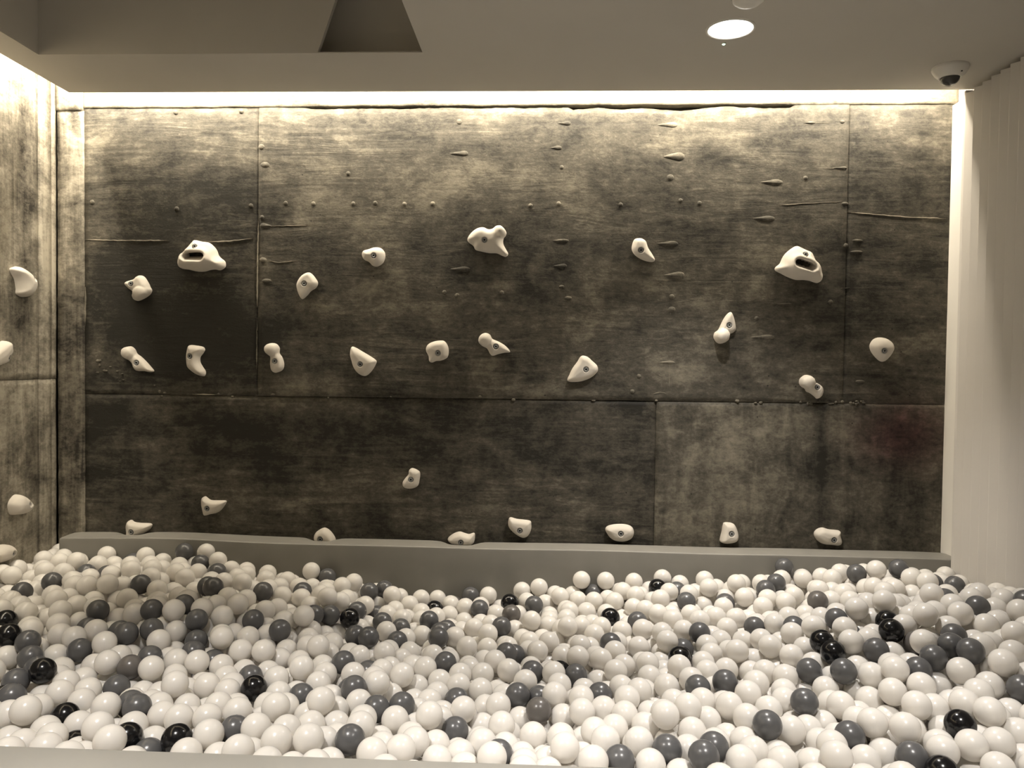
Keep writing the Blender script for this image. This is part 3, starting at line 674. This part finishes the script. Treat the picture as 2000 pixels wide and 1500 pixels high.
bm = bmesh.new(); lathe(bm, [(0.0032, 0.001), (0.0032, -0.0015), (0, -0.002)], 14); bmesh.ops.recalc_face_normals(bm, faces=bm.faces)
o = bm_obj('screw', bm, M_DARK, root); o.location = (0.018, -0.044, -0.030)

def led(name, x0, x1, y0, y1, label):
    bm = bmesh.new(); box(bm, x0, x1, y0, y1, ZC+0.108, ZC+0.114); o = bm_obj('tape', bm, M_LED)
    bm = bmesh.new(); box(bm, x0-0.003, x1+0.003, y0-0.003, y1+0.003, ZC+0.113, ZC+0.131); p = bm_obj('profile', bm, M_WPLAST)
    r = bpy.data.objects.new('led_strip', None); COL.objects.link(r); r.location = ((x0+x1)/2, (y0+y1)/2, ZC+0.131)
    for q in (o, p): q.parent = r; q.matrix_parent_inverse = Matrix.Translation(-r.location)
    tag(r, label, 'light strip', 'light strips in the ceiling slot')
led('b', XL+0.05, XR-0.03, YS+0.006, YS+0.026, 'warm light strip in the ceiling slot along the back wall')
led('l', XS-0.026, XS-0.006, -0.2, YS-0.03, 'warm light strip in the ceiling slot along the side wall')

# ------------------------------------------------------------------ balls
R = 0.035
# centre height of the top layer, from balls whose size in the photo gives their distance: (px, py, depth)
CTRL = [(367,1443,1.72),(60,1400,1.85),(600,1430,1.77),(1298,1453,1.80),(1765,1465,1.82),(1950,1440,1.85),(100,1327,2.08),(250,1333,2.10),(903,1425,1.98),(1560,1383,1.98),(1043,1382,2.10),(1130,1317,2.26),(720,1330,2.2),
        (262,1247,2.30),(20,1215,2.35),(1355,1265,2.50),(1803,1235,2.19),(1915,1195,2.25),(1975,1175,2.42),(1865,1170,2.50),(280,1143,2.62),(403,1160,2.60),(560,1180,2.68),(750,1250,2.62),(1000,1270,2.62),(1240,1220,2.74),
        (70,1125,2.85),(115,1095,3.05),(140,1102,2.95),(210,1104,2.95),(400,1095,3.02),(500,1115,3.03),(625,1115,3.04),(705,1137,3.04),(850,1187,3.0),(900,1170,3.04),(1000,1168,3.04),(1100,1160,3.04),(1193,1209,2.85),(1220,1135,3.04),(1290,1122,3.04),(1450,1135,3.03),(1568,1112,3.02),(1690,1108,2.92),
        (1800,1135,2.9),(1640,1200,2.6),(1480,1230,2.6),(30,1110,2.85),(1700,1330,2.1),(1450,1330,2.2),(480,1310,2.2),(1990,1300,2.05)]
CP = np.array([(ray(a,b)[0]*y, y, ray(a,b)[1]*y) for a, b, y in CTRL])
def cz_(x, y):                                    # height of ball centres (world z) in the top layer
    x, y = np.atleast_1d(x), np.atleast_1d(y)
    w = np.exp(-((x[:,None]-CP[:,0])**2+(y[:,None]-CP[:,1])**2)/(2*0.20**2))+1e-9
    return CAM_Z + (w*CP[:,2]).sum(1)/w.sum(1)
# coloured balls where the photo shows them, as (x, y) in three 2.857x crops with their corner
G_A = [(735,262),(1065,255),(1120,292),(485,325),(605,350),(320,408),(800,407),(1175,350),(1140,446),(1162,468),(130,490),(1410,450),(1685,440),(1855,375),(600,550),(1055,550),(855,585),(455,605),(1370,597),(1820,570),(1960,560),(1715,592),(695,660),(740,712),(820,690),(1030,648),(1110,680),(1555,697),(1110,740),(1160,785),(150,752),(168,800),(445,775),(875,805),(205,868),(715,955),(1400,882),(55,960),(75,1085),(1650,1032),(735,1092),(762,1150),(1290,1225),(815,1290),(1915,1335),(1940,1005)]
B_A = [(60,628),(35,715),(1900,570),(288,935),(1452,1005),(45,1008),(340,1150),(425,1228),(1048,1268),(700,1305)]
T_A = [(715,880)]
G_B = [(145,465),(225,440),(237,515),(805,490),(285,650),(330,735),(370,655),(560,620),(660,650),(608,690),(600,745),(170,780),(150,880),(75,885),(120,735),(950,650),(1150,530),(1455,430),(1955,520),(1720,630),(1060,815),(975,835),(1550,785),(1975,745),(1375,900),(585,875),(1100,920),(1035,1030),(1148,1020),(730,1005),(1525,1025),(100,1012),(225,1140),(370,1125),(717,1215),(1852,1300),(1572,1375),(945,1365),(800,560)]
B_B = [(570,535),(1020,520),(1808,440),(1555,600),(1925,825),(1310,890)]
T_B = [(673,490),(995,590),(1125,1100)]
G_C = [(110,430),(322,457),(665,335),(595,375),(555,420),(1088,362),(1295,362),(1535,400),(1655,395),(1612,485),(1758,557),(1932,503),(1000,625),(1585,675),(510,655),(745,668),(1080,655),(200,720),(1125,790),(1660,735),(1730,790),(1420,850),(1490,820),(1010,880),(265,975),(185,990),(790,860),(745,1090),(535,1245),(1025,1235),(300,1325),(280,1412),(1332,1322),(1985,962)]
B_C = [(1268,605),(1285,665),(70,825),(935,770),(1025,806),(1550,1428),(1620,1168)]
T_C = [(865,505),(1438,675)]
W_A = [(412,275),(240,270),(330,245),(135,300),(75,350),(950,265),(1145,268),(1255,290),(1340,315),(1768,325),(570,300),(620,285),(840,275)]
W_B = [(160,390),(70,405),(310,465),(390,480),(480,485),(580,475),(845,520),(730,525),(978,482),(1070,465),(1160,460),(1220,480),(1300,455),(1400,405),(1540,380),(1595,365),(1655,375),(1845,345),(1590,420)]
W_C = [(215,390),(310,390),(430,365),(575,358),(762,315),(860,330),(970,330),(930,365),(1120,295),(1210,370),(1475,400),(1385,388),(1750,465),(1840,480),(430,415)]
pins = []
for lst, ox, kind in ((G_A,0,'g'),(B_A,0,'b'),(T_A,0,'t'),(W_A,0,'w'),(G_B,650,'g'),(B_B,650,'b'),(T_B,650,'t'),(W_B,650,'w'),(G_C,1300,'g'),(B_C,1300,'b'),(T_C,1300,'t'),(W_C,1300,'w')):
    for a, b in lst: pins.append((ox+a*0.35, 1000+b*0.35, kind))
def pin_pos(px, py):
    u, v = ray(px, py); ys = np.arange(YR+R, YL-R-0.001, 0.004); zc = cz_(u*ys, ys); zr = CAM_Z+v*ys
    k = np.nonzero(zr <= zc)[0]; y = ys[k[0]] if len(k) else YL-R-0.002
    return u*y, y, CAM_Z+v*y
PT = np.array([pin_pos(a, b) for a, b, _ in pins]); PK = [k for _, _, k in pins]
DEEP = 0.16; LUMP = 0.06
n0 = 4300
x0 = rng.uniform(XL+R, XP-R, n0); y0 = rng.uniform(YR+R, YL-R, n0); z0 = cz_(x0, y0) + rng.uniform(-DEEP, 0.10, n0)
nc = 26                                           # the pocket between ledge end and side wall
x1 = np.full(nc, XL+R+0.012)+rng.uniform(-.01, .01, nc); y1 = rng.uniform(YL-0.02, YW-R, nc); z1 = cz_(x1, np.full(nc, 3.0))+rng.uniform(-DEEP, 0.03, nc)
P = np.vstack([PT, np.stack([x0, y0, z0], 1), np.stack([x1, y1, z1], 1)]); NP = len(PT); N_ = len(P); free = np.ones(N_); free[:NP] = 0.25
def pairs(P, cut):
    c = np.floor((P-P.min(0))/cut).astype(np.int64)+1; D = c.max(0)+2
    key = (c[:,0]*D[1]+c[:,1])*D[2]+c[:,2]; o = np.argsort(key, kind='stable'); ks = key[o]
    I, J = [], []
    for dx in (-1, 0, 1):
        for dy in (-1, 0, 1):
            for dz in (-1, 0, 1):
                off = (dx*D[1]+dy)*D[2]+dz
                if off < 0: continue
                lo_ = np.searchsorted(ks, key+off, 'left'); hi = np.searchsorted(ks, key+off, 'right')
                m = (hi-lo_).max() if len(lo_) else 0
                for q in range(int(m)):
                    ok = lo_+q < hi; i = np.nonzero(ok)[0]; j = o[lo_[ok]+q]
                    if off == 0: s_ = i < j; i, j = i[s_], j[s_]
                    I.append(i); J.append(j)
    I, J = np.concatenate(I), np.concatenate(J); d = np.linalg.norm(P[I]-P[J], axis=1); k = (d < cut)
    return I[k], J[k]
gx = np.linspace(XL, XP, 150); gy = np.linspace(YR, YW, 74)
GX, GY = np.meshgrid(gx, gy, indexing='ij'); GZ = cz_(GX.ravel(), np.minimum(GY.ravel(), 3.05)).reshape(GX.shape)-DEEP
lump = rng.uniform(-1, 1, (52, 26))               # the soft mat under the balls is lumpy, so that they lie in no regular rows
GZ += LUMP*np.array([[lump[int(i*51/150), int(j*25/74)] for j in range(74)] for i in range(150)])
GZ[1:-1,1:-1] = (GZ[:-2,1:-1]+GZ[2:,1:-1]+GZ[1:-1,:-2]+GZ[1:-1,2:]+2*GZ[1:-1,1:-1])/6
def base_z(x, y):
    fx = np.clip((x-XL)/(XP-XL)*149, 0, 148.999); fy = np.clip((y-YR)/(YW-YR)*73, 0, 72.999); i = fx.astype(int); j = fy.astype(int); a = fx-i; b = fy-j
    return (GZ[i,j]*(1-a)*(1-b)+GZ[i+1,j]*a*(1-b)+GZ[i,j+1]*(1-a)*b+GZ[i+1,j+1]*a*b)
HY0, HY1, HZ = on_x(-17, 1080, XL+0.02)[1], on_x(31, 1080, XL+0.02)[1], on_x(4, 1099, XL+0.02)[2]
XE = -2.012                                       # free end of the ledge
def proj(P):
    q = M @ np.stack([P[:,0], -(P[:,2]-CAM_Z), P[:,1]]); return 1000+F_PX*q[0]/q[2], 750+F_PX*q[1]/q[2], q[2]
def settle(P, iters, g0, g1, spring, pin_free):
    """Drop the balls under a small step of gravity and push touching ones apart; marked balls are held near their line of sight."""
    N_ = len(P); fr = np.ones(N_); fr[:NP] = pin_free
    dirs = PT-np.array((0, 0, CAM_Z)); dirs /= np.linalg.norm(dirs, axis=1)[:,None]
    for it in range(iters):
        g = g0+(g1-g0)*it/iters
        P[NP:, 2] -= g
        if not spring: P[:NP, 2] -= g
        if it % 3 == 0: I, J = pairs(P, 2*R*1.15)
        for _ in range(3):
            v = P[I]-P[J]; d = np.linalg.norm(v, axis=1)+1e-9; ov = np.maximum(0, 2*R-d); wi, wj = fr[I], fr[J]
            k = (ov/d/(wi+wj))[:,None]*v
            for ax in range(3): P[:,ax] += np.bincount(I, k[:,ax]*wi, N_)*0.5-np.bincount(J, k[:,ax]*wj, N_)*0.5
            if spring:
                e = PT-P[:NP]; e -= 0.6*(e*dirs).sum(1)[:,None]*dirs; P[:NP] += e*spring
            P[:,0] = np.clip(P[:,0], XL+R+0.004, XP-R-0.002)
            far = P[:,1] > YL-R-0.003; pocket = far & (P[:,0] < XE-R*0.6)
            P[pocket,0] = np.minimum(P[pocket,0], XE-R-0.001)
            P[:,1] = np.clip(P[:,1], YR+R, np.where(pocket, YW-R-0.012, YL-R-0.003))
            under = (P[:,0] < XL+0.043+R) & (P[:,1] > HY0-R) & (P[:,1] < HY1+R) & (P[:,2] > HZ-R)
            P[under,2] -= np.minimum(P[under,2]-(HZ-R), 0.004)          # below the lowest hold of the side wall
            P[:,2] = np.maximum(P[:,2], base_z(P[:,0], P[:,1]))
    return P
P = settle(P, 220, 0.0035, 0.0008, 0.10, 0.3)
# take away balls that stick out well above the intended surface, or lie in front of a coloured ball's middle, then let the rest settle
for rnd in range(2):
    hi = P[:,2]-cz_(P[:,0], np.minimum(P[:,1], 3.05)); corner = (P[:,0] < -1.7) & (P[:,1] > 2.7)
    keep = hi < np.where(corner, 0.006, 0.035); keep[:NP] = True; P = P[keep]; N_ = len(P)
    px, py, pd = proj(P); rad = F_PX*R/pd; kill = np.zeros(N_, bool)
    for i in range(NP):
        if PK[i] == 'w': continue
        dd = np.hypot(px-px[i], py-py[i]); kill |= (pd < pd[i]-0.01) & (dd < rad*0.60) & (np.arange(N_) >= NP)
    P = P[~kill]
    P = settle(P, 60, 0.0015, 0.0008, 0.15, 0.4)
P = settle(settle(P, 260, 0.0008, 0.00008, 0.0, 1.0), 70, 0.00004, 0.0, 0.0, 1.0)
N_ = len(P); kind = np.array(PK+['w']*(N_-NP))
# which balls show, and how large (a coarse depth buffer)
px, py, pd = proj(P); rad = F_PX*R/pd; sc = 0.25; zb = np.full((380, 504), 1e9); ib = np.full((380, 504), -1)
for i in range(N_):
    cx_, cy_, rr = px[i]*sc, py[i]*sc, rad[i]*sc
    a0, a1, b0, b1 = max(0, int(cx_-rr)), min(503, int(cx_+rr)+1), max(0, int(cy_-rr)), min(379, int(cy_+rr)+1)
    if a0 >= a1 or b0 >= b1: continue
    yy, xx = np.mgrid[b0:b1, a0:a1]; q = (xx+.5-cx_)**2+(yy+.5-cy_)**2; dz = pd[i]-R*np.sqrt(np.maximum(0, 1-q/rr**2))
    ok = (q < rr*rr) & (dz < zb[b0:b1, a0:a1]); zb[b0:b1, a0:a1][ok] = dz[ok]; ib[b0:b1, a0:a1][ok] = i
vis = np.bincount(ib[:375, :500][ib[:375, :500] >= 0], minlength=N_)
def ball_mesh(name, mat, sub=4):
    bm = bmesh.new(); bmesh.ops.create_icosphere(bm, subdivisions=sub, radius=R)
    for f in bm.faces: f.smooth = True
    me = bpy.data.meshes.new(name); bm.to_mesh(me); bm.free(); me.materials.append(mat); return me
BM = {'w': ball_mesh('white_ball', M_BALL_W), 'g': ball_mesh('grey_ball', M_BALL_G), 't': ball_mesh('taupe_ball', M_BALL_T), 'b': ball_mesh('black_ball', M_BALL_B)}
NAME = {'w': 'white_ball', 'g': 'grey_ball', 't': 'taupe_ball', 'b': 'black_ball'}
white = [i for i in np.argsort(-vis) if kind[i] == 'w'][:300]; single = set(white) | {i for i in range(N_) if kind[i] != 'w'}
WORD = {'w': 'white', 'g': 'dark grey', 't': 'brownish grey', 'b': 'black'}
dark = [i for i in range(N_) if kind[i] != 'w']
def where(p):
    if p[0] > 1.30: return 'beside the slatted wall'
    if p[0] < -1.62: return 'beside the concrete side wall'
    if p[1] > 2.78: return 'close to the padded ledge'
    if p[1] < 1.85: return 'close to the pale pit barrier'
    return 'in the middle of the pit'
def touch(i):
    d = np.linalg.norm(P[dark]-P[i], axis=1); ks = {kind[q] for q, e in zip(dark, d) if q != i and e < 2*R*1.12}
    if 'b' in ks: return 'touching a black ball'
    if ks: return 'touching a grey ball'
    return 'among white balls only'
for i in sorted(single):
    k = kind[i]; o = bpy.data.objects.new(NAME[k], BM[k]); COL.objects.link(o); o.location = P[i]
    o.rotation_euler = (random.uniform(0, 6), random.uniform(0, 6), random.uniform(0, 6))
    tag(o, 'glossy %s ball %s, %s' % (WORD[k], touch(i), where(P[i])), 'ball', '%s balls %s, %s' % (WORD[k], touch(i), where(P[i])))
rest = [i for i in range(N_) if i not in single]
def merge(idx_lists):
    V, Fc, n = [], [], 0
    for idx, sub in idx_lists:
        bm = bmesh.new(); bmesh.ops.create_icosphere(bm, subdivisions=sub, radius=R); bm.verts.ensure_lookup_table()
        v = np.array([a.co[:] for a in bm.verts]); f = np.array([[q.index for q in a.verts] for a in bm.faces]); bm.free()
        for i in idx: V.append(v+P[i]); Fc.append(f+n); n += len(v)
    V, Fc = np.concatenate(V), np.concatenate(Fc); me = bpy.data.meshes.new('white_ball_bed')
    me.vertices.add(len(V)); me.vertices.foreach_set('co', V.ravel()); me.loops.add(Fc.size); me.loops.foreach_set('vertex_index', Fc.ravel().astype(np.int32))
    me.polygons.add(len(Fc)); me.polygons.foreach_set('loop_start', np.arange(0, Fc.size, 3, dtype=np.int32)); me.polygons.foreach_set('use_smooth', np.ones(len(Fc), bool)); me.update(calc_edges=True)
    return me
me = merge([([i for i in rest if vis[i] > 0], 3), ([i for i in rest if vis[i] == 0], 2)]); me.materials.append(M_BALL_W)
o = bpy.data.objects.new('white_ball_bed', me); COL.objects.link(o); o['kind'] = 'stuff'
tag(o, 'bed of many white plastic balls filling the pit below the climbing wall', 'balls')
# the pit's mat under the balls
vs = [(GX[i,j], GY[i,j], GZ[i,j]-R) for i in range(150) for j in range(74)]
fs = [(i*74+j, (i+1)*74+j, (i+1)*74+j+1, i*74+j+1) for i in range(149) for j in range(73)]
mt = struct(mesh_obj('floor_mat', vs, fs, M_MAT, None, True))
print('balls', N_, 'visible', int((vis > 0).sum()), 'grey', int((kind == 'g').sum()), 'white singles', len(white))
